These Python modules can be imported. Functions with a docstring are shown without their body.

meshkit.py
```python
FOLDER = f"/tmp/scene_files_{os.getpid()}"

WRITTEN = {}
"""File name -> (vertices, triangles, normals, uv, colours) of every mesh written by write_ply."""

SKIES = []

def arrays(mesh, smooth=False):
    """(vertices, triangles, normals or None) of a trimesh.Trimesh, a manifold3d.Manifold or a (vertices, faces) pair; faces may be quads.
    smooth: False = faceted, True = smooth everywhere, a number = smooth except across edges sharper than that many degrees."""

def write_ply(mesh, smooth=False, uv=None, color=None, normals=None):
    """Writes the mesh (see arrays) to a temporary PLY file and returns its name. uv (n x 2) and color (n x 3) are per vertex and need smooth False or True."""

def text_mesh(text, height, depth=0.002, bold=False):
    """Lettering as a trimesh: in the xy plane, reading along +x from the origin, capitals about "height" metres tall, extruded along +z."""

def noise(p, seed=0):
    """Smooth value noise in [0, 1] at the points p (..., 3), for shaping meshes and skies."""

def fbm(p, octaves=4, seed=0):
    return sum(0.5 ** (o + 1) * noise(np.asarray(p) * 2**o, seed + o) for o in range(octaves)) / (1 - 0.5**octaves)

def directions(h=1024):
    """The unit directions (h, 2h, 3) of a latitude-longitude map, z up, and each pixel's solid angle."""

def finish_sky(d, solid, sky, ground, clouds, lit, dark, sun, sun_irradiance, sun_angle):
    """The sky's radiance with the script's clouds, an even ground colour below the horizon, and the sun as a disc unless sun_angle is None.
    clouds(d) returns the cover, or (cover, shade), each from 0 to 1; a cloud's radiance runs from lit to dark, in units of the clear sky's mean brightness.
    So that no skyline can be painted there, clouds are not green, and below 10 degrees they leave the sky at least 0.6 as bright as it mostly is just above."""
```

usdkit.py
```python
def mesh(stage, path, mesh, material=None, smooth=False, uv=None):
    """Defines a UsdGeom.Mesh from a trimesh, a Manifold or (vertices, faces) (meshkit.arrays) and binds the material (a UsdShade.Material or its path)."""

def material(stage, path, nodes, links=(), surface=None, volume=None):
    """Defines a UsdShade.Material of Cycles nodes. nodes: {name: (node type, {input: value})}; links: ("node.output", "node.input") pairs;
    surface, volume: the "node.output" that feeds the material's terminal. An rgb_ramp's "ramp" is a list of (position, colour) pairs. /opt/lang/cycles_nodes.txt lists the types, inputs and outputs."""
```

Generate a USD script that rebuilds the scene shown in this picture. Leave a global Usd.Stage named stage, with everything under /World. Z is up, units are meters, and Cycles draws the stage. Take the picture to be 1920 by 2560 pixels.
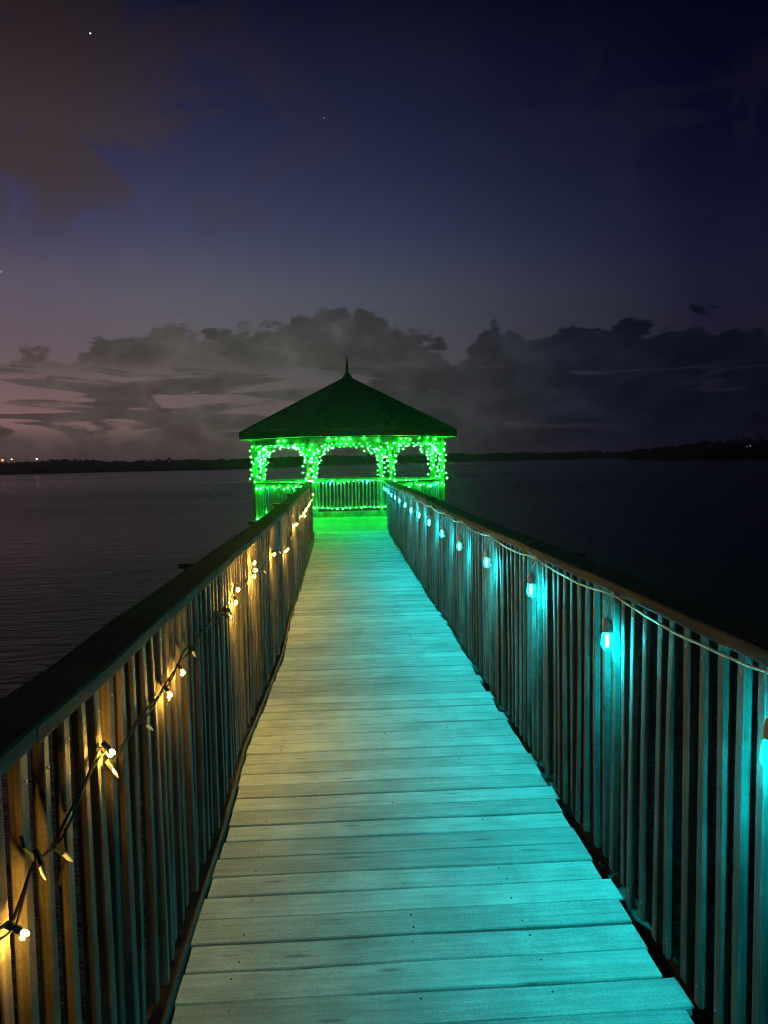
import math, random
import numpy as np
import trimesh
import usdkit, meshkit
from pxr import Usd, UsdGeom, UsdLux, UsdShade, Gf, Sdf, Vt

random.seed(7)
rng = np.random.default_rng(11)
stage = Usd.Stage.CreateInMemory()
UsdGeom.SetStageUpAxis(stage, "Z")
UsdGeom.SetStageMetersPerUnit(stage, 1.0)
UsdGeom.Xform.Define(stage, "/World")
UsdGeom.Scope.Define(stage, "/World/Looks")

# ------------------------------------------------------------------ camera
EYE = 1.6
CM = np.array([[0.99815392604198, 0.02137062046254961, -0.05685100270027807],
               [-0.05818603499667041, 0.06814580675285724, -0.9959771756186827],
               [-0.017410492765789674, 0.997446462524705, 0.06926347622379701]])
cam = UsdGeom.Camera.Define(stage, "/World/camera")
mat = Gf.Matrix4d(*[float(x) for x in np.vstack([np.hstack([CM.T, np.zeros((3, 1))]), [[0, 0, EYE, 1]]]).ravel()])
cam.AddTransformOp().Set(mat)
cam.CreateHorizontalApertureAttr(24.0)
cam.CreateVerticalApertureAttr(32.0)
cam.CreateFocalLengthAttr(24.0 * 1900 / 1920)
cam.CreateClippingRangeAttr((0.05, 20000.0))
cam.CreateExposureAttr(0.0)

# light levels (radiance of each lamp's glowing body)
CYAN_L, GREEN_L, WARM_L = 950.0, 290.0, 2000.0
HAZE = 0.0005


def mat_(name, nodes, links, surface=None, volume=None):
    return usdkit.material(stage, "/World/Looks/" + name, nodes, links, surface=surface, volume=volume)


# ------------------------------------------------------------------ sky (deep dusk, last glow low on the left, cloud bank on the horizon)
SUN_AZ = math.radians(-52)
STARS = [((-0.25371, 0.85361, 0.45495), 0.0011, 1.0), ((-0.00958, 0.91743, 0.39778), 0.0009, 0.12), ((0.02638, 0.94093, 0.33758), 0.0008, 0.10), ((0.24182, 0.93417, 0.26237), 0.0008, 0.14),
         ((-0.37771, 0.89965, 0.21901), 0.0014, 0.16)]


def sky_material():
    N, L = {}, []

    def node(n, kind, **k):
        links = {a: v for a, v in k.items() if isinstance(v, str) and "." in v and v.split(".")[0] in N}
        N[n] = (kind, {a: v for a, v in k.items() if a not in links})
        for a, v in links.items():
            L.append((v, f"{n}.{a}"))
        return n

    def M(n, op, a, b=None, c=None, clamp=False):
        k = dict(math_type=op, value1=a)
        if b is not None:
            k["value2"] = b
        if c is not None:
            k["value3"] = c
        if clamp:
            k["use_clamp"] = True
        node(n, "math", **k)
        return n + ".value"

    def mr(n, v, a, b, c=0.0, d=1.0, t="smoothstep"):
        node(n, "map_range", range_type=t, value=v, from_min=a, from_max=b, to_min=c, to_max=d, clamp=True)
        return n + ".result"

    def mix(n, t, f, a, b):
        node(n, "mix", mix_type=t, fac=f, color1=a, color2=b)
        return n + ".color"

    node("tc", "texture_coordinate")
    node("dir", "vector_math", math_type="normalize", vector1="tc.generated")
    node("sep", "separate_xyz", vector="dir.vector")
    x, y, z = "sep.x", "sep.y", "sep.z"
    az = M("az", "arctan2", x, y)                                            # 0 along the walkway, + to the right
    zz = M("zz", "maximum", z, 0.0)
    # clear sky by height
    node("grad", "rgb_ramp", fac=zz, interpolate=True, ramp=[
        (0.0, (0.120, 0.095, 0.085)), (0.06, (0.130, 0.105, 0.100)), (0.12, (0.120, 0.108, 0.118)), (0.206, (0.090, 0.097, 0.128)), (0.278, (0.048, 0.058, 0.114)),
        (0.34, (0.0290, 0.0355, 0.083)), (0.40, (0.0175, 0.0212, 0.058)), (0.50, (0.0056, 0.0066, 0.0225)), (0.60, (0.0030, 0.0034, 0.013)), (1.0, (0.0018, 0.0018, 0.008))])
    # the glow dies away from the sunset side
    daz = M("daz", "cosine", M("daz0", "subtract", az, SUN_AZ))
    node("side", "rgb_ramp", fac=M("sidef", "multiply_add", daz, 0.5, 0.5), interpolate=True, ramp=[
        (0.0, (0.05, 0.055, 0.12)), (0.50, (0.07, 0.070, 0.15)), (0.61, (0.12, 0.118, 0.235)), (0.70, (0.36, 0.37, 0.46)), (0.787, (0.72, 0.74, 0.78)), (0.86, (1.02, 0.96, 0.96)),
        (0.89, (1.13, 0.97, 0.98)), (0.93, (1.17, 0.89, 0.96)), (0.97, (1.35, 0.95, 0.95)), (1.0, (1.5, 1.0, 0.95))])
    node("cside", "rgb_ramp", fac="sidef.value", interpolate=True, ramp=[
        (0.0, (0.02, 0.03, 0.10)), (0.50, (0.03, 0.04, 0.13)), (0.61, (0.055, 0.075, 0.22)), (0.663, (0.10, 0.14, 0.34)), (0.75, (0.40, 0.44, 0.56)), (0.835, (0.90, 0.97, 0.95)),
        (0.904, (1.05, 0.96, 0.95)), (0.97, (1.15, 0.95, 0.92)), (1.0, (1.2, 0.95, 0.9))])
    clear = mix("clear", "multiply", 1.0, "grad.color", "side.color")
    # the physical twilight sky lies under it
    node("phys", "sky_texture", sky_type="single_scattering", sun_disc=False, sun_elevation=math.radians(-3.0), sun_rotation=SUN_AZ % (2 * math.pi), altitude=0.0, vector="dir.vector")
    node("physk", "vector_math", math_type="scale", vector1="phys.color", scale=0.0009)
    clear = mix("clear2", "add", 1.0, clear, "physk.vector")
    # warm strip low on the left
    lowl = M("lowl", "multiply", mr("lowl1", az, -0.05, -0.50), mr("lowl2", z, 0.15, 0.02))
    clear = mix("clear3", "add", 1.0, clear, mix("lowlc", "mix", lowl, (0, 0, 0), (0.085, 0.040, 0.026)))
    # cloud bank: its top edge rises and falls along the horizon
    node("cv", "combine_xyz", x=M("cx", "multiply", az, 7.0), y=M("cy", "multiply", z, 15.0), z=0.0)
    node("n1", "noise_texture", dimensions="2D", vector="cv.vector", scale=1.5, detail=4.0, roughness=0.5)
    node("cv2", "combine_xyz", x="cx.value", y=M("cy2", "multiply", z, 9.5), z=0.0)
    node("warp", "vector_math", math_type="multiply_add", vector1="n1.color", vector2=(0.5, 0.5, 0.0), vector3="cv2.vector")
    node("v1", "voronoi_texture", dimensions="2D", feature="f1", vector="warp.vector", scale=2.0)
    node("v2", "voronoi_texture", dimensions="2D", feature="f1", vector="warp.vector", scale=4.8)
    node("v3", "voronoi_texture", dimensions="2D", feature="f1", vector="warp.vector", scale=11.0)
    puff = M("puff", "multiply_add", M("pf2", "subtract", 0.45, "v2.distance"), 0.45, M("pf1", "subtract", 0.45, "v1.distance"))
    puff = M("puff3", "multiply_add", M("pf3", "subtract", 0.45, "v3.distance"), 0.20, puff)
    node("n2", "noise_texture", dimensions="1D", w=M("n2w", "multiply_add", az, 3.4, 4.1), scale=1.0, detail=2.0, roughness=0.5)
    node("toprampbase", "rgb_ramp", fac=M("azf", "multiply_add", az, 1.0, 0.5), interpolate=True, ramp=[
        (0.0, (0.10,) * 3), (0.075, (0.108,) * 3), (0.17, (0.142,) * 3), (0.28, (0.168,) * 3), (0.40, (0.168,) * 3), (0.53, (0.190,) * 3), (0.60, (0.168,) * 3), (0.655, (0.150,) * 3), (0.70, (0.156,) * 3),
        (0.83, (0.158,) * 3), (0.92, (0.166,) * 3), (1.0, (0.158,) * 3)])
    node("topr", "rgb_to_bw", color="toprampbase.color")
    top = M("top", "multiply_add", M("n1c", "subtract", "n1.fac", 0.5), 0.07, M("top1", "multiply_add", puff, 0.042, M("top0", "subtract", "topr.val", 0.004)))
    d = M("d", "subtract", top, z)
    cover = mr("cover", d, -0.002, 0.009)
    # gaps: long flat slits low in the bank
    node("gv", "combine_xyz", x=M("gx", "multiply", az, 5.5), y=M("gy", "multiply", z, 44.0), z=3.7)
    node("n3", "noise_texture", dimensions="2D", vector="gv.vector", scale=1.0, detail=7.0, roughness=0.55, distortion=0.5)
    gapz = M("gapz", "multiply", mr("gz1", z, 0.024, 0.05), mr("gz2", z, 0.135, 0.095))
    gapth = mr("gapth", az, -0.55, 0.45, 0.435, 0.60, "linear")
    gap = M("gap", "multiply", mr("gap1", M("gap0", "subtract", "n3.fac", gapth), 0.0, 0.06), gapz)
    cover2 = M("cover2", "multiply", cover, M("invgap", "subtract", 1.0, M("gapw", "multiply", gap, mr("gapside", az, -0.12, 0.22, 1.0, 0.5))))
    # cloud body: grey with a brown cast, lit from the left, billows as soft shading
    node("bv", "combine_xyz", x=M("bx", "multiply", az, 11.0), y=M("by", "multiply", z, 26.0), z=1.3)
    node("n4", "noise_texture", dimensions="2D", vector="bv.vector", scale=1.0, detail=8.0, roughness=0.58, distortion=0.5)
    node("body", "rgb_ramp", fac=zz, interpolate=True, ramp=[(0.0, (0.088, 0.062, 0.060)), (0.05, (0.084, 0.069, 0.064)), (0.13, (0.084, 0.0765, 0.0685)), (0.20, (0.066, 0.063, 0.066)), (1.0, (0.03, 0.03, 0.035))])
    bodys = mix("bodys", "multiply", 1.0, "body.color", "cside.color")
    node("bsh", "vector_math", math_type="scale", vector1=bodys, scale=M("bsh9", "multiply", mr("bsh0", "n4.fac", 0.34, 0.68, 0.80, 1.14, "linear"), mr("bsh8", puff, -0.25, 0.35, 1.14, 0.80, "linear")))
    col = mix("col1", "mix", cover2, clear, "bsh.vector")
    # thin high cloud, upper left, and faint wisps elsewhere
    node("hv", "combine_xyz", x=M("hx", "multiply", az, 5.0), y=M("hy", "multiply", z, 8.5), z=9.1)
    node("n5", "noise_texture", dimensions="2D", vector="hv.vector", scale=1.4, detail=7.0, roughness=0.6, distortion=0.5)
    node("hp", "combine_xyz", x=az, y=z, z=0.0)
    node("hd", "vector_math", math_type="distance", vector1="hp.vector", vector2=(-0.29, 0.405, 0.0))
    blob = M("blob", "multiply", mr("blob0", "hd.value", 0.14, 0.02), 0.17)
    hi = M("hi", "multiply", mr("hi1", M("hi0", "multiply_add", mr("hi9", az, -0.27, -0.46), 0.20, M("n5b", "add", "n5.fac", blob)), 0.49, 0.64), M("hi2", "multiply", mr("hi3", az, 0.05, -0.42, 0.07, 1.0), mr("hi4", z, 0.22, 0.33)))
    node("hcol", "rgb_ramp", fac=zz, interpolate=True, ramp=[(0.2, (0.062, 0.045, 0.048)), (0.38, (0.046, 0.032, 0.034)), (0.44, (0.030, 0.019, 0.019)), (0.50, (0.012, 0.0085, 0.010)), (0.6, (0.006, 0.005, 0.006))])
    col = mix("col2", "mix", M("hi5", "multiply", hi, 0.95), col, "hcol.color")
    # a few stars
    for i, (p, r, b) in enumerate(STARS):
        node(f"sd{i}", "vector_math", math_type="distance", vector1="dir.vector", vector2=p)
        s = mr(f"ss{i}", f"sd{i}.value", r, r * 0.4, 0.0, b * 1.6)
        node(f"sc{i}", "combine_color", r=s, g=s, b=s)
        col = mix(f"sa{i}", "add", 1.0, col, f"sc{i}.color")
    # below the horizon: dark water colour, never in view
    col = mix("col3", "mix", mr("below", z, 0.0, -0.03), col, (0.010, 0.010, 0.014))
    node("bg", "background_shader", color=col, strength=1.0)
    return mat_("sky_dusk", N, L, surface="bg.background")


sky = UsdLux.DomeLight.Define(stage, "/World/sky")
sky.CreateIntensityAttr(1.0)
UsdShade.MaterialBindingAPI.Apply(sky.GetPrim()).Bind(sky_material())
sky.GetPrim().SetCustomDataByKey("kind", "structure")
sky.GetPrim().SetCustomDataByKey("label", "deep blue dusk sky above a bank of dark clouds")
sky.GetPrim().SetCustomDataByKey("category", "sky")

# ------------------------------------------------------------------ materials


def wood(name, base, dark, grain=(60, 60, 2.5), rough=0.72, bump=0.25, spot=0.35, spec=0.3, tone=(0.78, 1.15), knots=False):
    """Weathered timber: long grain, blotches, a tone of its own for every board."""
    N = {"g": ("geometry", {}), "oi": ("object_info", {}), "off": ("vector_math", {"math_type": "scale", "vector1": (17.3, 9.1, 23.7)}),
         "add": ("vector_math", {"math_type": "add"}), "mp": ("mapping", {"scale": grain}),
         "n": ("noise_texture", {"scale": 1.0, "detail": 6.0, "roughness": 0.62, "distortion": 0.4}),
         "b": ("noise_texture", {"scale": 5.0, "detail": 5.0, "roughness": 0.6}),
         "f": ("noise_texture", {"scale": 130.0, "detail": 3.0, "roughness": 0.7}),
         "r": ("rgb_ramp", {"interpolate": True, "ramp": [(0.25, dark), (0.5, tuple(0.5 * (a + b) for a, b in zip(base, dark))), (0.72, base)]}),
         "bl": ("map_range", {"from_min": 0.3, "from_max": 0.7, "to_min": 1.0 - spot, "to_max": 1.0 + spot * 0.5, "clamp": True}),
         "fl": ("map_range", {"from_min": 0.3, "from_max": 0.7, "to_min": 0.76, "to_max": 1.2, "clamp": True}),
         "rv": ("map_range", {"from_min": 0.0, "from_max": 1.0, "to_min": tone[0], "to_max": tone[1]}),
         "m1": ("math", {"math_type": "multiply"}), "m2": ("math", {"math_type": "multiply"}), "s": ("vector_math", {"math_type": "scale"}),
         "bu": ("bump", {"strength": bump, "distance": 0.004}), "p": ("principled_bsdf", {"roughness": rough, "specular_ior_level": spec})}
    L = [("oi.random", "off.scale"), ("g.position", "add.vector1"), ("off.vector", "add.vector2"), ("add.vector", "mp.vector"), ("mp.vector", "n.vector"), ("add.vector", "b.vector"), ("g.position", "f.vector"),
         ("n.fac", "r.fac"), ("b.fac", "bl.value"), ("f.fac", "fl.value"), ("oi.random", "rv.value"), ("bl.result", "m1.value1"), ("fl.result", "m1.value2"), ("m1.value", "m2.value1"), ("rv.result", "m2.value2"),
         ("r.color", "s.vector1"), ("m2.value", "s.scale"), ("s.vector", "p.base_color"), ("n.fac", "bu.height"), ("bu.normal", "p.normal")]
    if knots:
        N.update({"kmp": ("mapping", {"scale": (2.3, 11.0, 3.0)}), "kv": ("voronoi_texture", {"scale": 1.0, "randomness": 1.0}), "kr": ("map_range", {"from_min": 0.05, "from_max": 0.13, "to_min": 0.48, "to_max": 1.0, "clamp": True}),
                  "st": ("noise_texture", {"scale": 1.7, "detail": 7.0, "roughness": 0.62, "distortion": 0.8}), "sr": ("map_range", {"from_min": 0.36, "from_max": 0.52, "to_min": 0.84, "to_max": 1.0, "clamp": True}),
                  "m3": ("math", {"math_type": "multiply"}), "m4": ("math", {"math_type": "multiply"})})
        L = [x for x in L if x != ("m2.value", "s.scale")] + [("add.vector", "kmp.vector"), ("kmp.vector", "kv.vector"), ("kv.distance", "kr.value"), ("g.position", "st.vector"), ("st.fac", "sr.value"),
             ("kr.result", "m3.value1"), ("sr.result", "m3.value2"), ("m3.value", "m4.value1"), ("m2.value", "m4.value2"), ("m4.value", "s.scale")]
    return mat_(name, N, L, surface="p.BSDF")


def plain(name, color, rough=0.6, metallic=0.0, scale=30.0, var=0.2):
    N = {"g": ("geometry", {}), "n": ("noise_texture", {"scale": scale, "detail": 4.0}),
         "r": ("rgb_ramp", {"interpolate": True, "ramp": [(0.3, tuple(c * (1 - var) for c in color)), (0.7, tuple(c * (1 + var) for c in color))]}),
         "p": ("principled_bsdf", {"roughness": rough, "metallic": metallic})}
    return mat_(name, N, [("g.position", "n.vector"), ("n.fac", "r.fac"), ("r.color", "p.base_color")], surface="p.BSDF")


def glow(name, color, strength):
    return mat_(name, {"e": ("emission", {"color": color, "strength": strength})}, [], surface="e.emission")


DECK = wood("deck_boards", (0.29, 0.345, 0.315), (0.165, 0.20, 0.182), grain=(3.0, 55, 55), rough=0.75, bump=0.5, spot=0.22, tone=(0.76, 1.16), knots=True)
FLOOR = wood("gazebo_boards", (0.27, 0.26, 0.23), (0.14, 0.13, 0.115), grain=(3.0, 55, 55), spot=0.3)
BALUSTER = wood("weathered_balusters", (0.125, 0.112, 0.095), (0.034, 0.030, 0.026), grain=(70, 70, 2.2), rough=0.75, bump=0.5, spot=0.55, tone=(0.55, 1.25))
RAIL = wood("weathered_rails", (0.072, 0.074, 0.067), (0.032, 0.032, 0.029), grain=(45, 2.2, 45), rough=0.9, spec=0.08)
FRAME = wood("gazebo_timber", (0.20, 0.19, 0.165), (0.065, 0.060, 0.052), grain=(40, 40, 3), rough=0.75, spot=0.5)
SHINGLE = plain("green_roof_shingles", (0.03, 0.21, 0.085), 0.85, scale=9.0, var=0.3)
FASCIA = plain("dark_fascia", (0.010, 0.026, 0.016), 0.9)
METAL = plain("dark_metal", (0.06, 0.06, 0.06), 0.45, 0.6)
PILE = wood("dark_piling", (0.10, 0.09, 0.075), (0.04, 0.036, 0.03), grain=(30, 30, 2))
SCREW = plain("screw_heads", (0.03, 0.03, 0.03), 0.5, 0.5)
NAIL = plain("nail_heads", (0.30, 0.30, 0.29), 0.35, 0.8)
CORD_PALE = plain("pale_cord", (0.34, 0.36, 0.34), 0.5)
CORD_DARK = plain("dark_green_cord", (0.005, 0.008, 0.006), 0.9)
SOCKET = plain("bulb_socket", (0.26, 0.28, 0.27), 0.55)
STUB = plain("dark_stub", (0.008, 0.012, 0.009), 0.8)
CYAN = glow("cyan_filament", (0.0018, 0.88, 1.0), CYAN_L)
CYAN_CHIP = glow("cyan_chip", (0.0001, 0.87, 1.0), 21500.0)
CYAN_CHIP_FAR = glow("cyan_chip_far", (0.0001, 0.87, 1.0), 9500.0)
CYAN_DIM = glow("cyan_filament_dim", (0.0022, 0.80, 1.0), 600.0)
GREEN = glow("green_globe", (0.0060, 1.0, 0.024), GREEN_L)
WARM = glow("warm_bulb", (1.0, 0.47, 0.06), WARM_L)
WARM_CAP = glow("warm_cap_bulb", (1.0, 0.56, 0.14), 130.0)
WARM_DIM = glow("warm_bulb_dim", (1.0, 0.46, 0.06), WARM_L * 0.5)
WARM_MID = glow("warm_bulb_mid", (1.0, 0.47, 0.06), WARM_L * 0.8)
CHIP = {k: glow("warm_chip_" + k, (1.0, 0.54, 0.07), v) for k, v in (("dim", 4700.0), ("full", 26000.0), ("mid", 12500.0))}
WARM_FAR = glow("far_lamp_warm", (1.0, 0.55, 0.2), 7.0)
ORANGE_FAR = glow("far_lamp_orange", (1.0, 0.18, 0.03), 4.0)
WHITE_FAR = glow("far_lamp_white", (0.6, 0.7, 1.0), 1.6)
GLASS = mat_("bulb_glass", {"t": ("transparent_bsdf", {"color": (0.90, 1.0, 1.0)}), "g": ("glossy_bsdf", {"color": (0.9, 1, 1), "roughness": 0.06}), "tr": ("translucent_bsdf", {"color": (0.1, 0.75, 0.8)}),
                            "f": ("layer_weight", {"blend": 0.5}), "fp": ("math", {"math_type": "power", "value2": 4.0}), "fs": ("math", {"math_type": "multiply_add", "value2": 0.40, "value3": 0.03}), "m0": ("mix_closure", {"fac": 0.008}), "m": ("mix_closure", {})},
             [("t.BSDF", "m0.closure1"), ("tr.BSDF", "m0.closure2"), ("f.facing", "fp.value1"), ("fp.value", "fs.value1"), ("fs.value", "m.fac"), ("m0.closure", "m.closure1"), ("g.BSDF", "m.closure2")], surface="m.closure")
CLEAR_TIP = mat_("unlit_tip", {"p": ("principled_bsdf", {"base_color": (0.75, 0.78, 0.72), "roughness": 0.15})}, [], surface="p.BSDF")
WATER = mat_("lake_water", {"g": ("geometry", {}), "mp": ("mapping", {"scale": (0.55, 1.6, 1.0)}), "n": ("noise_texture", {"scale": 1.3, "detail": 6.0, "roughness": 0.6, "distortion": 0.6}),
                            "mp2": ("mapping", {"scale": (0.012, 0.05, 1.0)}), "n2": ("noise_texture", {"scale": 1.0, "detail": 4.0}),
                            "rr": ("map_range", {"from_min": 0.35, "from_max": 0.65, "to_min": 0.19, "to_max": 0.32, "clamp": True}),
                            "b": ("bump", {"strength": 0.85, "distance": 0.20}), "p": ("principled_bsdf", {"base_color": (0.006, 0.008, 0.010), "ior": 1.33})},
             [("g.position", "mp.vector"), ("mp.vector", "n.vector"), ("n.fac", "b.height"), ("b.normal", "p.normal"), ("g.position", "mp2.vector"), ("mp2.vector", "n2.vector"), ("n2.fac", "rr.value"), ("rr.result", "p.roughness")],
             surface="p.BSDF")
LEAF = mat_("shore_foliage", {"oi": ("geometry", {}), "r": ("rgb_ramp", {"interpolate": True, "ramp": [(0.0, (0.012, 0.022, 0.010)), (1.0, (0.035, 0.055, 0.022))]}), "p": ("principled_bsdf", {"roughness": 0.8})},
            [("oi.random_per_island", "r.fac"), ("r.color", "p.base_color")], surface="p.BSDF")
BANK = plain("shore_mud", (0.035, 0.035, 0.025), 0.9, scale=0.3)

# ------------------------------------------------------------------ prim helpers
taken = {}


def path_for(name, parent):
    base = (str(parent.GetPath()) if parent is not None else "/World") + "/" + name
    k = taken.get(base, 0)
    taken[base] = k + 1
    return base if k == 0 else f"{base}_{k:03d}"


def obj(name, mesh, material, parent=None, smooth=False):
    return usdkit.mesh(stage, path_for(name, parent), mesh, material, smooth=smooth).GetPrim()


def tag(p, label=None, cat=None, group=None, kind=None):
    for k, v in (("label", label), ("category", cat), ("group", group), ("kind", kind)):
        if v:
            p.SetCustomDataByKey(k, v)
    return p


def thing(name, label=None, cat=None, loc=(0, 0, 0), group=None, kind=None):
    x = UsdGeom.Xform.Define(stage, path_for(name, None))
    if any(loc):
        x.AddTranslateOp().Set(Gf.Vec3d(*map(float, loc)))
    return tag(x.GetPrim(), label, cat, group, kind)


def loft(sections):
    """Closed tube through sections (k, n, 3), counter-clockwise seen from the end; fan caps."""
    s = np.asarray(sections, float)
    k, n = s.shape[:2]
    v = s.reshape(-1, 3)
    f = []
    for i in range(k - 1):
        for j in range(n):
            a, b, c, d = i * n + j, i * n + (j + 1) % n, (i + 1) * n + (j + 1) % n, (i + 1) * n + j
            f += [(a, b, c), (a, c, d)]
    for j in range(1, n - 1):
        f += [(0, j + 1, j), ((k - 1) * n, (k - 1) * n + j, (k - 1) * n + j + 1)]
    m = trimesh.Trimesh(v, f, process=False)
    if m.volume < 0:
        m.invert()
    return m


def rect(w, h, c):
    """Chamfered rectangle outline, w by h about the origin."""
    a, b = w / 2, h / 2
    return np.array([(-a + c, -b), (a - c, -b), (a, -b + c), (a, b - c), (a - c, b), (-a + c, b), (-a, b - c), (-a, -b + c)])


def bar(p, q, w, h, c=0.003, side=None, roll=0.0):
    """A chamfered timber from p to q; h is measured along 'up', w across."""
    p, q = np.asarray(p, float), np.asarray(q, float)
    t = (q - p) / np.linalg.norm(q - p)
    if side is None:
        side = np.cross(t, (0, 0, 1.0)) if abs(t[2]) < 0.95 else np.array((1.0, 0, 0))
    s = np.asarray(side, float)
    s = s - t * s.dot(t)
    s /= np.linalg.norm(s)
    u = np.cross(s, t)
    if roll:
        s, u = s * math.cos(roll) + u * math.sin(roll), u * math.cos(roll) - s * math.sin(roll)
    prof = rect(w, h, c)
    return loft([[e + a * s + b * u for a, b in prof] for e in (p, q)])


def tube(points, r, sides=5):
    p = np.asarray(points, float)
    t = np.gradient(p, axis=0)
    t /= np.linalg.norm(t, axis=1, keepdims=True) + 1e-9
    ref = np.where(np.abs(t[:, 2:]) < 0.9, [[0, 0, 1.0]], [[1.0, 0, 0]])
    a = np.cross(t, ref)
    a /= np.linalg.norm(a, axis=1, keepdims=True) + 1e-9
    b = np.cross(t, a)
    ang = np.arange(sides) * 2 * np.pi / sides
    r = np.broadcast_to(r, (len(p),))
    return loft(p[:, None] + r[:, None, None] * (np.cos(ang)[None, :, None] * a[:, None] + np.sin(ang)[None, :, None] * b[:, None]))


def lathe(profile, sides=12, center=(0, 0, 0), axis=(0, 0, 1)):
    """profile: (radius, height) pairs from bottom to top."""
    ang = np.arange(sides) * 2 * np.pi / sides
    m = loft([[(max(r, 1e-4) * math.cos(a), max(r, 1e-4) * math.sin(a), z) for a in ang] for r, z in profile])
    if tuple(axis) != (0, 0, 1):
        m.apply_transform(trimesh.geometry.align_vectors((0, 0, 1), axis))
    m.apply_translation(center)
    return m


def ball(c, r, sub=1):
    m = trimesh.creation.icosphere(sub, r)
    m.apply_translation(c)
    return m


def cat(ms):
    return trimesh.util.concatenate(ms)


# ------------------------------------------------------------------ measured run of the walkway
def poly(pts):
    a = np.array(pts, float)
    return lambda y: np.interp(y, a[:, 0], a[:, 1])


deck_l = poly([(-2, -.52), (2.1, -.520), (2.5, -.525), (3.2, -.520), (3.7, -.533), (4.2, -.547), (4.6, -.531), (5.3, -.512), (6.1, -.491), (6.6, -.494), (7.1, -.510), (7.6, -.519), (9.5, -.516), (11.3, -.517), (14.6, -.527), (17.2, -.60)])
deck_r = poly([(-2, .965), (2.0, .966), (2.3, .957), (2.8, .962), (3.3, .962), (3.5, .973), (4.1, .976), (4.8, .968), (5.8, .977), (6.9, .996), (8.7, .983), (10.9, .993), (14.7, .996), (17.2, 1.03)])
cap_l = poly([(-2, -.545), (1.2, -.545), (3.0, -.543), (4.4, -.535), (5.3, -.515), (7.0, -.510), (10, -.528), (15.3, -.562), (17, -.61)])
cap_r = poly([(-2, .98), (1.7, .979), (2.7, .983), (3.7, .968), (4.7, .958), (6, .946), (7.7, .950), (10, .958), (13, .958), (17, .985)])
Y0, Y1 = -0.7, 17.1
RAIL_Z = 1.10
WATER_Z = -1.3

# ------------------------------------------------------------------ setting: water and far shores
gx = np.unique(np.concatenate([np.linspace(-40, 40, 41), np.linspace(-3000, 3000, 61)]))
gy = np.unique(np.concatenate([np.linspace(-60, 60, 61), np.linspace(-400, 5000, 55)]))
X, Yg = np.meshgrid(gx, gy)
wv = np.stack([X.ravel(), Yg.ravel(), np.full(X.size, WATER_Z)], 1)
nx = len(gx)
wf = [(j * nx + i, j * nx + i + 1, (j + 1) * nx + i + 1, (j + 1) * nx + i) for j in range(len(gy) - 1) for i in range(nx - 1)]
tag(obj("water", (wv, wf), WATER), "dark calm lake water around the boardwalk", "water", kind="structure")


def land(line, depth):
    """A low bank behind a shoreline [(x, y), ...], rising away from the water."""
    p = np.array(line, float)
    d = p / np.linalg.norm(p, axis=1, keepdims=True)
    rows = [np.column_stack([p + d * o, np.full(len(p), z)]) for o, z in ((0, WATER_Z - 0.4), (1.5, WATER_Z + 0.15), (8, WATER_Z + 0.5), (depth, WATER_Z + 0.9), (depth + 3, WATER_Z - 0.5))]
    n = len(p)
    v = np.vstack(rows)
    f = [(r * n + i, r * n + i + 1, (r + 1) * n + i + 1, (r + 1) * n + i) for r in range(4) for i in range(n - 1)]
    return v, f


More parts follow.
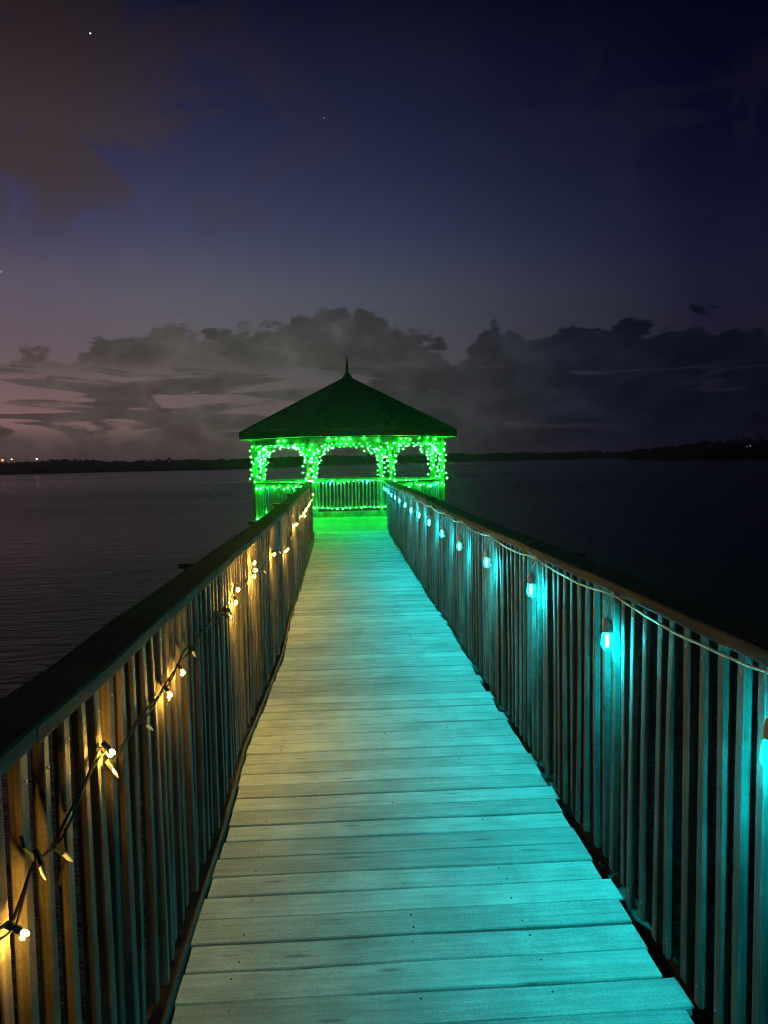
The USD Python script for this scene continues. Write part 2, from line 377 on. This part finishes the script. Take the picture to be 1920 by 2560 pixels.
def leaf_mass(centres, radii, per, size):
    """Crowns as shells of many leaf-clump sized faces spread through each crown's volume."""
    cs, rs = np.repeat(centres, per, 0), np.repeat(radii, per, 0)
    n = len(cs)
    d = rng.normal(size=(n, 3))
    d /= np.linalg.norm(d, axis=1, keepdims=True)
    r = rng.uniform(0.3, 1.0, (n, 1)) ** 0.6
    c = cs + d * r * rs * np.array([1, 1, 1.0])
    sc = np.repeat(size, per)[:, None]
    a = rng.normal(size=(n, 3))
    a /= np.linalg.norm(a, axis=1, keepdims=True)
    b = np.cross(a, rng.normal(size=(n, 3)))
    b /= np.linalg.norm(b, axis=1, keepdims=True)
    s1, s2 = sc * rng.uniform(.6, 1.3, (n, 1)), sc * rng.uniform(.4, .9, (n, 1))
    v = np.stack([c - a * s1, c + b * s2, c + a * s1, c - b * s2], 1).reshape(-1, 3)
    q = np.arange(n)[:, None] * 4
    f = np.vstack([q + [0, 1, 2], q + [0, 2, 3]])
    v[:, 2] = np.maximum(v[:, 2], WATER_Z + 0.05)
    return trimesh.Trimesh(v, f, process=False)


def wood_shore(line, tops, rows, spacing, seed, per=110):
    """Tree crowns along a shoreline: tops gives the height of the canopy above eye datum along the line's length (0..1)."""
    r = np.random.default_rng(seed)
    p = np.array(line, float)
    s = np.concatenate([[0], np.cumsum(np.linalg.norm(np.diff(p, axis=0), axis=1))])
    C, R, S = [], [], []
    for row in range(rows):
        at = np.arange(0, s[-1], spacing) + r.uniform(-.4, .4, len(np.arange(0, s[-1], spacing))) * spacing
        for a in at:
            x, y = np.interp(a, s, p[:, 0]), np.interp(a, s, p[:, 1])
            d = np.array([x, y]) / math.hypot(x, y)
            o = 2 + row * spacing * 0.9 + r.uniform(0, 2)
            k = math.hypot(x, y) / 300
            h = (np.interp(a / s[-1], *zip(*tops)) - WATER_Z) * (0.68 + 0.52 * meshkit.noise(np.array([[a / (9 * k), seed, row * 1.7]]))[0]) * r.uniform(.88, 1.06) * (0.8 + 0.2 * row / max(rows - 1, 1))
            q = np.array([x, y]) + d * o
            C.append((q[0], q[1], WATER_Z + h * 0.62))
            R.append((spacing * r.uniform(.7, 1.1), spacing * r.uniform(.7, 1.1), h * 0.40))
            S.append(0.34 * k + 0.25)
            C.append((q[0], q[1], WATER_Z + h * 0.28))
            R.append((spacing, spacing, h * 0.34))
            S.append(0.5 * k + 0.4)
    return leaf_mass(np.array(C), np.array(R), per, np.array(S))


shore1 = [(-330, 215), (-220, 243), (-160, 262), (-116, 268), (-84, 293), (-43, 312), (2.6, 454), (90, 560), (200, 640), (325, 700), (520, 760), (900, 800)]
tag(obj("far_shore", land(shore1, 120), BANK), "low dark far shore across the water", "shore", kind="structure")
lA = [(-330, 215), (-220, 243), (-160, 262), (-116, 268), (-84, 293), (-43, 312), (2.6, 454)]
tag(obj("distant_wood", wood_shore(lA, [(0, 4.0), (.45, 3.5), (.60, 3.1), (.72, 3.2), (.80, 3.8), (1, 4.4)], 3, 2.6, 3), LEAF),
    "dark low wood along the far shore at the left, behind the gazebo", "wood", kind="stuff")
lB = [(2.6, 454), (90, 560), (200, 640), (325, 700), (520, 760), (900, 800)]
tag(obj("distant_wood", wood_shore(lB, [(0, 4.3), (.12, 5.4), (.5, 6.4), (1, 7)], 3, 4.0, 5, per=60), LEAF),
    "farthest dark tree line along the horizon right of the gazebo", "wood", kind="stuff")
shore2 = [(166, 424), (160, 385), (154, 350), (160, 340), (167, 333), (176, 316), (184, 309), (240, 285), (330, 240)]
tag(obj("wooded_point", land(shore2, 60), BANK), "dark point of land at the right in front of the far shore", "shore", kind="structure")
tag(obj("point_wood", wood_shore(shore2, [(0, 3.6), (.12, 4.6), (.28, 6.6), (.36, 8.6), (.44, 6.8), (.5, 4.6), (.7, 5.2), (1, 5.5)], 3, 2.4, 9), LEAF),
    "taller clump of dark trees on the point at the right edge", "wood", kind="stuff")

# ------------------------------------------------------------------ boardwalk deck
walk = thing("boardwalk", "straight timber boardwalk of grey cross boards leading to the gazebo", "boardwalk", kind="structure")
PITCH = 0.1372
y, k = Y0, 0
screw_pts = []
while y < Y1 - 0.02:
    w = PITCH - rng.uniform(0.0032, 0.0072)
    if y + w > Y1:
        break
    yc = y + w / 2
    ext_l = rng.uniform(-.006, .006) + (-.012 if rng.random() < .09 else 0)
    ext_r = rng.uniform(-.006, .010) + (.022 if rng.random() < .16 else 0)
    a, b = deck_l(yc) + ext_l, deck_r(yc) + ext_r
    tilt, dz = rng.normal(0, .0022), rng.normal(0, .0012)
    xs = np.linspace(a, b, 5)
    sag = np.array([0, rng.normal(0, .0014), rng.normal(0, .0016), rng.normal(0, .0014), 0])
    bow = np.array([0, rng.normal(0, .0012), rng.normal(0, .0014), rng.normal(0, .0012), 0])
    prof = rect(w, 0.030, 0.004)
    sec = [[(xx, yc + u + bw + tilt * (xx - .22), -0.015 + vv + dz + sg) for u, vv in prof] for xx, sg, bw in zip(xs, sag, bow)]
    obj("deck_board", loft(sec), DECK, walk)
    if 1.5 < yc < 9:
        for sx in (-.36, .215, .60):
            for dy in (-.035, .035):
                if rng.random() < .55:
                    screw_pts.append((sx + rng.normal(0, .006), yc + dy + rng.normal(0, .004), dz + 0.0006))
    y += PITCH
    k += 1
DECK_END = y
tag(obj("screw_heads", cat([lathe([(.0036, -.004), (.0036, .0006), (.0024, .0010)], 6, p) for p in screw_pts]), SCREW, walk), kind="stuff")
for x_ in (-.58, .22, 1.03):
    obj("joist", bar((x_, Y0, -.135), (x_, Y1 + .2, -.135), .04, .19), PILE, walk)
for yb in np.arange(0.2, 17, 2.5):
    obj("cross_beam", bar((-.74, yb + 1.1, -.33), (1.20, yb + 1.1, -.33), .09, .19), PILE, walk)


# ------------------------------------------------------------------ railings
def railing(side, label):
    """side -1 left, +1 right. Balusters hang from a broad flat cap; their feet stop just above the deck in front of a low kick board."""
    t = thing("railing", label, "railing")
    cap = cap_l if side < 0 else cap_r
    face = (lambda yy: min(cap_l(yy) - .012, deck_l(yy) - .030)) if side < 0 else (lambda yy: max(cap_r(yy) + .012, deck_r(yy) + .016))
    y_from = Y0 if side < 0 else 0.6
    # cap: boards of about 3.6 m, butted
    cuts = [y_from, 1.35, 4.95, 8.5, 12.1, 15.7, Y1 - .05]
    for a, b in zip(cuts[:-1], cuts[1:]):
        ys = np.linspace(a + .0015, b - .0015, 9)
        dz, dx = rng.normal(0, .002), rng.normal(0, .002)
        prof = rect(.14, .038, .005)
        wob = rng.normal(0, .0022, 9)
        obj("cap_board", loft([[(cap(yy) + side * .07 + dx + u, yy, RAIL_Z + .019 + dz + wz + v) for u, v in prof] for yy, wz in zip(ys, wob)]), RAIL, t)
    yy = y_from + .05
    n = 0
    nails = []
    while yy < Y1 - .08:
        x = face(yy) + side * (.013 + rng.normal(0, .0015))
        w, d = .0355 + rng.normal(0, .0012), .024 + rng.normal(0, .001)
        foot = (.046 if side < 0 else .028) + rng.normal(0, .005)
        lean = rng.normal(0, .0065, 2)
        prof = rect(d, w, .003)
        tw = rng.normal(0, .05)
        c_, s_ = math.cos(tw), math.sin(tw)
        zs = (foot, .45, .8, RAIL_Z + .001)
        bowx, bowy = rng.normal(0, .0022), rng.normal(0, .0025)
        sec = []
        for i, zz in enumerate(zs):
            fx, fy = (lean[0] * (1 - i / 3) + (bowx if i in (1, 2) else 0)), (lean[1] * (1 - i / 3) + (bowy if i in (1, 2) else 0))
            sec.append([(x + fx + u * c_ - v * s_, yy + fy + u * s_ + v * c_, zz) for u, v in prof])
        obj("baluster", loft(sec), BALUSTER, t)
        if yy < 7:
            for zn in (.085, 1.045):
                if rng.random() < .75:
                    nails.append(lathe([(.0034, 0), (.0034, .0012), (.0018, .0020)], 6, (x + lean[0] * (1 - zn / 1.1) - side * d / 2, yy + rng.normal(0, .004), zn + rng.normal(0, .006)), (-side, 0, 0)))
        yy += .0985 + rng.normal(0, .0035)
        n += 1
    # left: low kick board along the deck edge under the feet; right: the slot is open
    for a, b in zip(cuts[:-1], cuts[1:]):
        ys = np.linspace(a + .0015, b - .0015, 15)
        if side < 0:
            prof = rect(.014, .055, .003)
            obj("kick_board", loft([[(float(deck_l(q)) - .012 + u, q, -.002 + v) for u, v in prof] for q in ys]), RAIL, t)
        prof = rect(.05, .14, .003)
        obj("rim_board", loft([[(face(q) + side * .075 + u, q, -.16 + v) for u, v in prof] for q in ys]), PILE, t)
    tag(obj("nail_heads", cat(nails), NAIL, t), kind="stuff")
    # posts outside, standing proud of the cap, with flat caps
    for yp in (1.3, 3.8, 6.35, 8.9, 11.4, 13.9, 16.4):
        if yp < y_from:
            continue
        xo = cap(yp) + side * (.14 + .052)
        p = obj("post", bar((xo, yp, WATER_Z - .6), (xo, yp, 1.085), .095, .095, .006), PILE, t)
        obj("post_cap", bar((xo, yp, 1.086), (xo, yp, 1.108), .135, .135, .006), METAL, p)
    return t


rail_left = railing(-1, "left hand timber railing with wide flat cap, warm fairy lights on it")
rail_right = railing(1, "right hand timber railing with wide flat cap, cyan bulbs hung on it")

# ------------------------------------------------------------------ gazebo
GX, GY, GR, GE = 0.23, 19.1, 2.41, 2.78
EAVE, FTOP, CAPZ, CAPT, FIN = 2.115, 2.275, 3.60, 3.79, 4.19


def oct_(r, i, z):
    a = math.radians(-112.5 + 45 * i)           # corner 0 front left, 1 front right, then round to the right
    return np.array((GX + r * math.cos(a), GY + r * math.sin(a), z))


gz = thing("gazebo", "eight sided timber gazebo with dark pointed roof, wound in green lights at the walkway end", "gazebo")
# floor: boards across, cut to the octagon
yy = DECK_END + .004
apo = (GR + .12) * math.cos(math.pi / 8)
half = (GR + .12) * math.sin(math.pi / 8)
while yy < GY + apo - .05:
    w = PITCH - .006
    dy = max(abs(yy - GY), abs(yy + w - GY))
    hw = apo if dy < half else apo - (dy - half)
    if yy < GY - apo:
        hw = half
    obj("floor_board", bar((GX - hw, yy + w / 2, -.015), (GX + hw, yy + w / 2, -.015), w, .030, .004, roll=0), FLOOR, gz)
    yy += PITCH
for i in range(8):
    a, b = oct_(GR, i, 0), oct_(GR, (i + 1) % 8, 0)
    e = (b - a) / np.linalg.norm(b - a)
    inward = np.array((GX, GY, 0)) - (a + b) / 2
    inward /= np.linalg.norm(inward)
    p = obj("post", bar(a + (0, 0, -.01), a + (0, 0, 2.10), .095, .095, .006, side=e), FRAME, gz)
    obj("piling", bar(a + (0, 0, WATER_Z - .6), a + (0, 0, -.012), .16, .16, .01, side=e), PILE, gz)
    obj("rim_beam", bar(a + (0, 0, -.14), b + (0, 0, -.14), .05, .20), PILE, gz)
    # header between the post tops
    obj("header_beam", bar(a + e * .05 + (0, 0, 2.03), b - e * .05 + (0, 0, 2.03), .045, .13), FRAME, gz)
    for s0, s1 in ((a, e), (b, -e)):
        # curved corner brace
        th = np.linspace(0, math.pi / 2, 7)
        rb = .42
        inner = [s0 + s1 * (.05 + rb * (1 - math.cos(t))) + (0, 0, 1.965 - rb * (1 - math.sin(t))) for t in th]
        sec = []
        for q, t in zip(inner, th):
            corner = s0 + s1 * .05 + (0, 0, 1.965)
            dv = (corner - q)
            L = np.linalg.norm(dv)
            dv = dv / L
            outv = inward * .019
            wdt = min(.10, L * .8) if L > .05 else .03
            q2 = q + dv * wdt
            sec.append([q - outv, q + outv, q2 + outv, q2 - outv])
        obj("corner_brace", loft(sec), FRAME, gz)
    if i == 0:
        continue                                 # the way in
    n = int(round(np.linalg.norm(b - a) / .105))
    obj("rail_cap", bar(a + e * .03 + (0, 0, 1.085), b - e * .03 + (0, 0, 1.085), .14, .036, .005), FRAME, gz)
    obj("sub_rail", bar(a + e * .05 + (0, 0, 1.03), b - e * .05 + (0, 0, 1.03), .036, .065), FRAME, gz)
    obj("bottom_rail", bar(a + e * .05 + (0, 0, .265), b - e * .05 + (0, 0, .265), .036, .05), FRAME, gz)
    obj("kick_board", bar(a + e * .05 + (0, 0, .084), b - e * .05 + (0, 0, .084), .036, .155), FRAME, gz)
    for k in range(1, n):
        q = a + (b - a) * k / n + e * rng.normal(0, .003)
        obj("baluster", bar(q + (0, 0, .291), q + e * rng.normal(0, .004) + (0, 0, .996), .036, .036, .003, side=e), FRAME, gz)
# roof: eight faces laid in stepped shingle courses
NC = 15
for i in range(8):
    v, f = [], []
    e0, e1, t0, t1 = oct_(GE, i, FTOP), oct_(GE, (i + 1) % 8, FTOP), oct_(.15, i, CAPZ), oct_(.15, (i + 1) % 8, CAPZ)
    nrm = np.cross(e1 - e0, t0 - e0)
    nrm /= np.linalg.norm(nrm)
    for c in range(NC):
        u0, u1 = c / NC, (c + 1) / NC
        lo0, lo1, hi0, hi1 = e0 + (t0 - e0) * u0, e1 + (t1 - e1) * u0, e0 + (t0 - e0) * u1, e1 + (t1 - e1) * u1
        up = nrm * .007
        k = len(v)
        v += [lo0, lo1, lo1 + up, lo0 + up, hi1, hi0]
        f += [(k, k + 1, k + 2), (k, k + 2, k + 3), (k + 3, k + 2, k + 4), (k + 3, k + 4, k + 5)]
    rf = obj("roof_face", trimesh.Trimesh(np.array(v), f, process=False), SHINGLE, gz)
    # hip ridge strip
    obj("hip_cap", bar(e0 + (0, 0, .006), t0 + (0, 0, .006), .06, .014, .005), SHINGLE, gz)
    a, b = oct_(GE - .02, i, (EAVE + FTOP) / 2), oct_(GE - .02, (i + 1) % 8, (EAVE + FTOP) / 2)
    obj("fascia", bar(a, b, .035, FTOP - EAVE, .004), FASCIA, gz)
    p0, p1, q0, q1 = oct_(GE - .05, i, EAVE + .02), oct_(GE - .05, (i + 1) % 8, EAVE + .02), oct_(GR - .05, i, EAVE + .02), oct_(GR - .05, (i + 1) % 8, EAVE + .02)
    dn = np.array((0, 0, -.018))
    m = trimesh.convex.convex_hull(np.array([p0, p1, q0, q1, p0 + dn, p1 + dn, q0 + dn, q1 + dn]))
    obj("soffit", m, FRAME, gz)
    r0 = oct_(GR - .1, i, FTOP - .02)
    obj("rafter", bar(r0, oct_(.1, i, CAPZ - .12), .04, .12), FRAME, gz)
obj("roof_cap", lathe([(.165, CAPZ - .012), (.125, CAPZ + .045), (.085, CAPZ + .105), (.05, CAPZ + .16), (.032, CAPT)], 8, (GX, GY, 0)), SHINGLE, gz)
obj("finial", lathe([(.028, CAPT), (.034, CAPT + .02), (.040, CAPT + .045), (.030, CAPT + .075), (.018, CAPT + .09), (.034, CAPT + .105), (.038, CAPT + .12), (.026, CAPT + .20), (.014, CAPT + .30), (.004, FIN)], 10, (GX, GY, 0)), METAL, gz)


# ------------------------------------------------------------------ green globe strings on the gazebo
def globe_string(label, pts, group, r0=.0172, wire=True, name="green_light_string"):
    t = thing(name, label, "string lights", group=group)
    pts = np.array(pts, float)
    if wire:
        obj("wire", tube(pts, .0028, 4), CORD_DARK, t)
    for p in pts:
        rr = r0 * rng.uniform(.62, 1.35)
        m = trimesh.creation.icosphere(0, rr * 1.06)
        m.apply_translation(p + (0, 0, -rr - .002))
        obj("globe_bulb", m, GREEN, t)
    return t


CORNER = ["front left post beside the left railing", "front right post beside the right railing", "right hand corner post nearest the viewer", "right hand corner post on the far side",
          "back right post behind the rail", "back left post behind the rail", "left hand corner post on the far side", "left hand corner post nearest the viewer"]
BAY = ["the way in", "the front right side", "the right side", "the back right side", "the back side opposite the way in", "the back left side", "the left side", "the front left side"]
for i in range(8):
    a, b = oct_(GR, i, 0), oct_(GR, (i + 1) % 8, 0)
    e = (b - a) / np.linalg.norm(b - a)
    prev = oct_(GR, (i - 1) % 8, 0)
    ep = (prev - a) / np.linalg.norm(prev - a)
    out = (a - np.array((GX, GY, 0))) / GR
    # post: wound up, two loose turns
    pts = []
    n = 21
    for k in range(n):
        z = 1.15 + (k + rng.uniform(-.35, .35)) * (.86 / n)
        ang = k * 1.9 + i
        rad = rng.uniform(.075, .125)
        pts.append(a + rad * (math.cos(ang) * e + math.sin(ang) * out) + (0, 0, z))
    for s1, cnt in ((e, 8), (ep, 8)):
        for k in range(cnt):
            t = (k + rng.uniform(.1, .9)) / cnt * math.pi / 2
            rb = .42 - rng.uniform(-.02, .11)
            pts.append(a + s1 * (.06 + .42 - rb * math.cos(t)) + out * rng.choice([-.045, .045]) + (0, 0, 1.955 - .42 + rb * math.sin(t)))
    globe_string("green globe lights wound round the gazebo's " + CORNER[i], pts, "green lights on the gazebo")
    # header zigzag
    L = np.linalg.norm(b - a)
    pts = []
    n = 19
    for k in range(n):
        u = (k + .5 + rng.uniform(-.3, .3)) / n
        z = (2.075 if k % 2 else 1.965) + rng.uniform(-.03, .03)
        pts.append(a + (b - a) * (.1 + .8 * u) + out * 0 + np.cross(e, (0, 0, 1)) * rng.choice([-.045, .045]) + (0, 0, z))
    globe_string("green globe lights zigzagging along the gazebo's eave above " + BAY[i], pts, "green lights on the gazebo")
    if i == 0:
        continue
    inn = -np.cross(e, (0, 0, 1))
    if inn.dot(np.array((GX, GY, 0)) - a) < 0:
        inn = -inn
    pts = []
    n = 13
    for k in range(n):
        u = (k + .5 + rng.uniform(-.25, .25)) / n
        pts.append(a + (b - a) * u + inn * .055 * (1 if 3 <= i <= 5 else -1) + (0, 0, 1.02 + rng.uniform(-.045, .03)))
    globe_string("green globe lights under the gazebo rail cap on " + BAY[i], pts, "green lights on the gazebo")
    pts = []
    n = 14
    for k in range(n):
        u = (k + .5 + rng.uniform(-.25, .25)) / n
        pts.append(a + (b - a) * u + inn * .045 * (1 if 3 <= i <= 5 else -1) + (0, 0, .275 + rng.uniform(-.04, .035)))
    globe_string("green globe lights along the gazebo's bottom rail on " + BAY[i], pts, "green lights on the gazebo")


# ------------------------------------------------------------------ cyan bulbs
def ring(r0, r1, c, n=12):
    """A flat ring facing down."""
    a = np.arange(n) * 2 * np.pi / n
    v = np.array([(r * math.cos(t) + c[0], r * math.sin(t) + c[1], c[2]) for r in (r0, r1) for t in a])
    f = [(i, (i + 1) % n, n + (i + 1) % n, n + i) for i in range(n)]
    return v, f


def cyan_bulb(t, p, swing=(0, 0), fil=None):
    """One pear bulb hanging with its glass centre at p from the cord above it."""
    x, y_, z = p
    s = obj("bulb_socket", lathe([(.0005, z + .0430), (.0163, z + .0430), (.0163, z + .0305), (.0178, z + .030), (.0188, z + .034), (.0188, z + .058), (.015, z + .072), (.008, z + .080), (.004, z + .086)], 14, (x, y_, 0)), SOCKET, t, smooth=30)
    obj("drop_cord", tube([(x, y_, z + .084), (x + swing[0] * .4, y_ + swing[1] * .4, z + .11), (x + swing[0], y_ + swing[1], z + .150)], .003, 5), SOCKET, s)
    prof = [(.004, -.0400), (.012, -.0375), (.0185, -.032), (.0228, -.024), (.0245, -.014), (.0240, -.004), (.0218, .008), (.0185, .020), (.0158, .030)]
    obj("glass_bulb", lathe([(r, z + q) for r, q in prof], 20, (x, y_, 0)), GLASS, s, smooth=60)
    obj("filament", lathe([(.0035, z - .028), (.0072, z - .022), (.0072, z + .019), (.0035, z + .023)], 8, (x, y_, 0)), fil or CYAN, s)
    if fil is None:
        obj("light_chip", ring(.0070, .0125, (x, y_, z + .0410)), CYAN_CHIP_FAR if y_ > 11.4 else CYAN_CHIP, s)


def bulb_run():
    t = thing("cyan_bulb_string", "cord of hanging cyan pear bulbs along the right hand railing", "string lights")
    ys = [1.60, 2.655, 3.694, 4.785, 5.835, 6.846, 7.881, 8.932, 9.931, 10.855, 11.922, 12.881, 13.863, 14.826, 15.71, 16.6]
    zs = [.935, .935, .942, .932, .916, .918, .932, .933, .927, .942, .945, .952, .941, .962, .975, .965]
    for q, z in zip(ys, zs):
        cyan_bulb(t, (float(cap_r(q)) - .032, q, z), (rng.uniform(.010, .024), rng.normal(0, .012)))
    pts = []
    for a, b in zip(ys[:-1], ys[1:]):
        for u in np.linspace(0, 1, 9)[:-1]:
            q = a + (b - a) * u
            pts.append((float(cap_r(q)) - .0075, q, 1.101 - .024 * 4 * u * (1 - u) + rng.normal(0, .0015)))
    pts = [(float(cap_r(q)) - .0075, q, 1.094) for q in (.75, .95, 1.2, 1.45)] + pts
    obj("cord", tube(pts, .0042, 6), CORD_PALE, t)
    for q in ys:
        obj("clip", lathe([(.009, -.008), (.010, 0), (.007, .012)], 8, (float(cap_r(q)) - .009, q, 1.100)), CORD_PALE, t)


bulb_run()
t = thing("cyan_bulb_string", "cyan pear bulbs hung round inside the gazebo's railing", "string lights")
gp = []
for i in (1, 2, 3, 4, 5, 6, 7):
    a, b = oct_(GR - .07, i, 0), oct_(GR - .07, (i + 1) % 8, 0)
    for u in ((.22, .78) if i == 4 else (.3, .8)):
        q = a + (b - a) * u
        cyan_bulb(t, (q[0], q[1], .955), fil=CYAN_DIM)
    for u in np.linspace(.03, .97, 7):
        q = a + (b - a) * u
        gp.append((q[0], q[1], 1.06 - .02 * math.sin(u * 9) ** 2))
obj("cord", tube(gp, .0042, 5), CORD_PALE, t)

# ------------------------------------------------------------------ warm mini lights on the left railing
warm = thing("warm_fairy_lights", "swagged green wire of warm white mini bulbs along the left hand railing", "string lights")
LIT = [(1.218, .842), (1.709, .951), (2.286, .903), (2.482, .916), (3.838, .893), (3.958, .938), (4.624, .905), (4.698, .931), (4.64, .985), (5.704, .906), (6.966, .779), (7.323, .752), (8.601, .874), (8.988, .855), (8.75, .865),
       (10.109, .867), (10.775, .864), (11.399, .857), (11.541, .871), (11.0, .80), (12.729, .849), (13.252, .859), (14.213, .857), (15.848, .896)]
UNLIT = [(1.41, .868), (2.026, .896), (1.714, .902), (3.472, .908), (2.661, .931), (3.55, .87), (3.60, .885), (1.05, .885), (1.30, .90), (4.35, .90), (6.1, .87), (7.9, .80), (5.1, .86), (6.4, .80)]


def face_l(q):
    return min(float(cap_l(q)) - .012, float(deck_l(q)) - .030)


knots = sorted([(q, z) for q, z in LIT + UNLIT])
wz = poly([(-.6, .93)] + [(q, z + .022) for q, z in knots if abs(z - .985) > .01] + [(16.9, 1.06)])
ys = np.arange(-.6, 16.9, .035)
pts = [(face_l(q) + .010 + .004 * math.sin(q * 21), q, float(wz(q)) + .006 * math.sin(q * 13.0)) for q in ys]
pts2 = [(face_l(q) + .014 + .004 * math.sin(q * 21 + 2), q, float(wz(q)) + .006 * math.sin(q * 13.0 + 1.2) - .006) for q in ys]
obj("wire", tube(pts, .0030, 5), CORD_DARK, warm)
obj("wire", tube(pts2, .0026, 5), CORD_DARK, warm)
for lit, arr in ((True, LIT), (False, UNLIT)):
    for q, z in arr:
        x0 = face_l(q) + .014
        tip = np.array((x0 + .016, q, z))
        base = np.array((x0 - .002 + rng.uniform(-.003, .003), q + rng.normal(0, .014), float(wz(q))))
        ax = tip - base
        ax /= np.linalg.norm(ax)
        s = obj("bulb_stub", tube([base - ax * .004, tip - ax * .010], .0062, 7), STUB, warm)
        if lit:
            m = trimesh.creation.icosphere(2, 1.0)
            m.apply_scale((.0045, .0045, .0074))
            m.apply_transform(trimesh.geometry.align_vectors((0, 0, 1), ax))
            m.apply_translation(tip)
            obj("lit_bulb", m, WARM_DIM if q < 3 else WARM if q < 9.5 else WARM_MID, s)
            obj("light_chip", lathe([(.0040, -.0006), (.0040, .0006)], 8, tip + (-.0048, 0, -.0086), (-.5, 0, -.866)), CHIP["dim" if q < 3 else "full" if q < 9.5 else "mid"], s)
        else:
            obj("unlit_bulb", lathe([(.0045, -.008), (.0048, .004), (.0030, .012), (.001, .017)], 8, tip, tuple(ax)), CLEAR_TIP, s, smooth=50)
# two bulbs that lie on the end of the cap
for q, dx in ((16.55, .02), (16.7, .07)):
    obj("lit_bulb", ball((float(cap_l(q)) - dx, q, 1.155), .017, 2), WARM_CAP, warm)
# loose tails of wire hanging at the near end
for q0, dz in ((1.12, .07), (1.30, .05), (1.45, -.06), (2.35, -.05)):
    c = np.array((face_l(q0) + .014, q0, float(wz(q0))))
    obj("loose_wire", tube([c, c + (.012, -.03, dz * .5), c + (.010, -.055, dz), c + (.004, -.05, dz * 1.35)], .0028, 5), CORD_DARK, warm)


# ------------------------------------------------------------------ lamps on the far shore
def far_lamp(label, p, m, r):
    t = thing("shore_lamp", label, "lamp", loc=(p[0], p[1], 0))
    obj("lamp_post", lathe([(.10, WATER_Z - .2), (.07, p[2] - r * .5)], 6), METAL, t)
    obj("lamp_head", ball((0, 0, p[2]), r, 2), m, t)


far_lamp("orange lamp at the far left end of the distant shore", (-101.06, 235, 3.3), ORANGE_FAR, .34)
far_lamp("middle of the three shore lamps at far left, pale yellow", (-98.36, 235, 3.5), WARM_FAR, .20)
far_lamp("right of the three shore lamps at far left, brightest white", (-90.97, 235, 3.5), WARM_FAR, .27)
far_lamp("tiny white lamp in the trees at the right edge", (166.2, 300, 4.4), WHITE_FAR, .13)
far_lamp("tiny white lamp just left of another in the trees at right", (164.9, 300, 4.3), WHITE_FAR, .10)

# ------------------------------------------------------------------ damp night air
if HAZE > 0:
    air = mat_("damp_air", {"v": ("principled_volume", {"color": (0.92, 0.94, 0.96), "density": HAZE, "anisotropy": 0.9})}, [], volume="v.volume")
    hz = trimesh.creation.box(bounds=[(-3010, -410, WATER_Z - 1), (3010, 5010, 16.0)])
    tag(obj("haze", hz, air), "thin damp night air over the lake", "haze", kind="stuff")
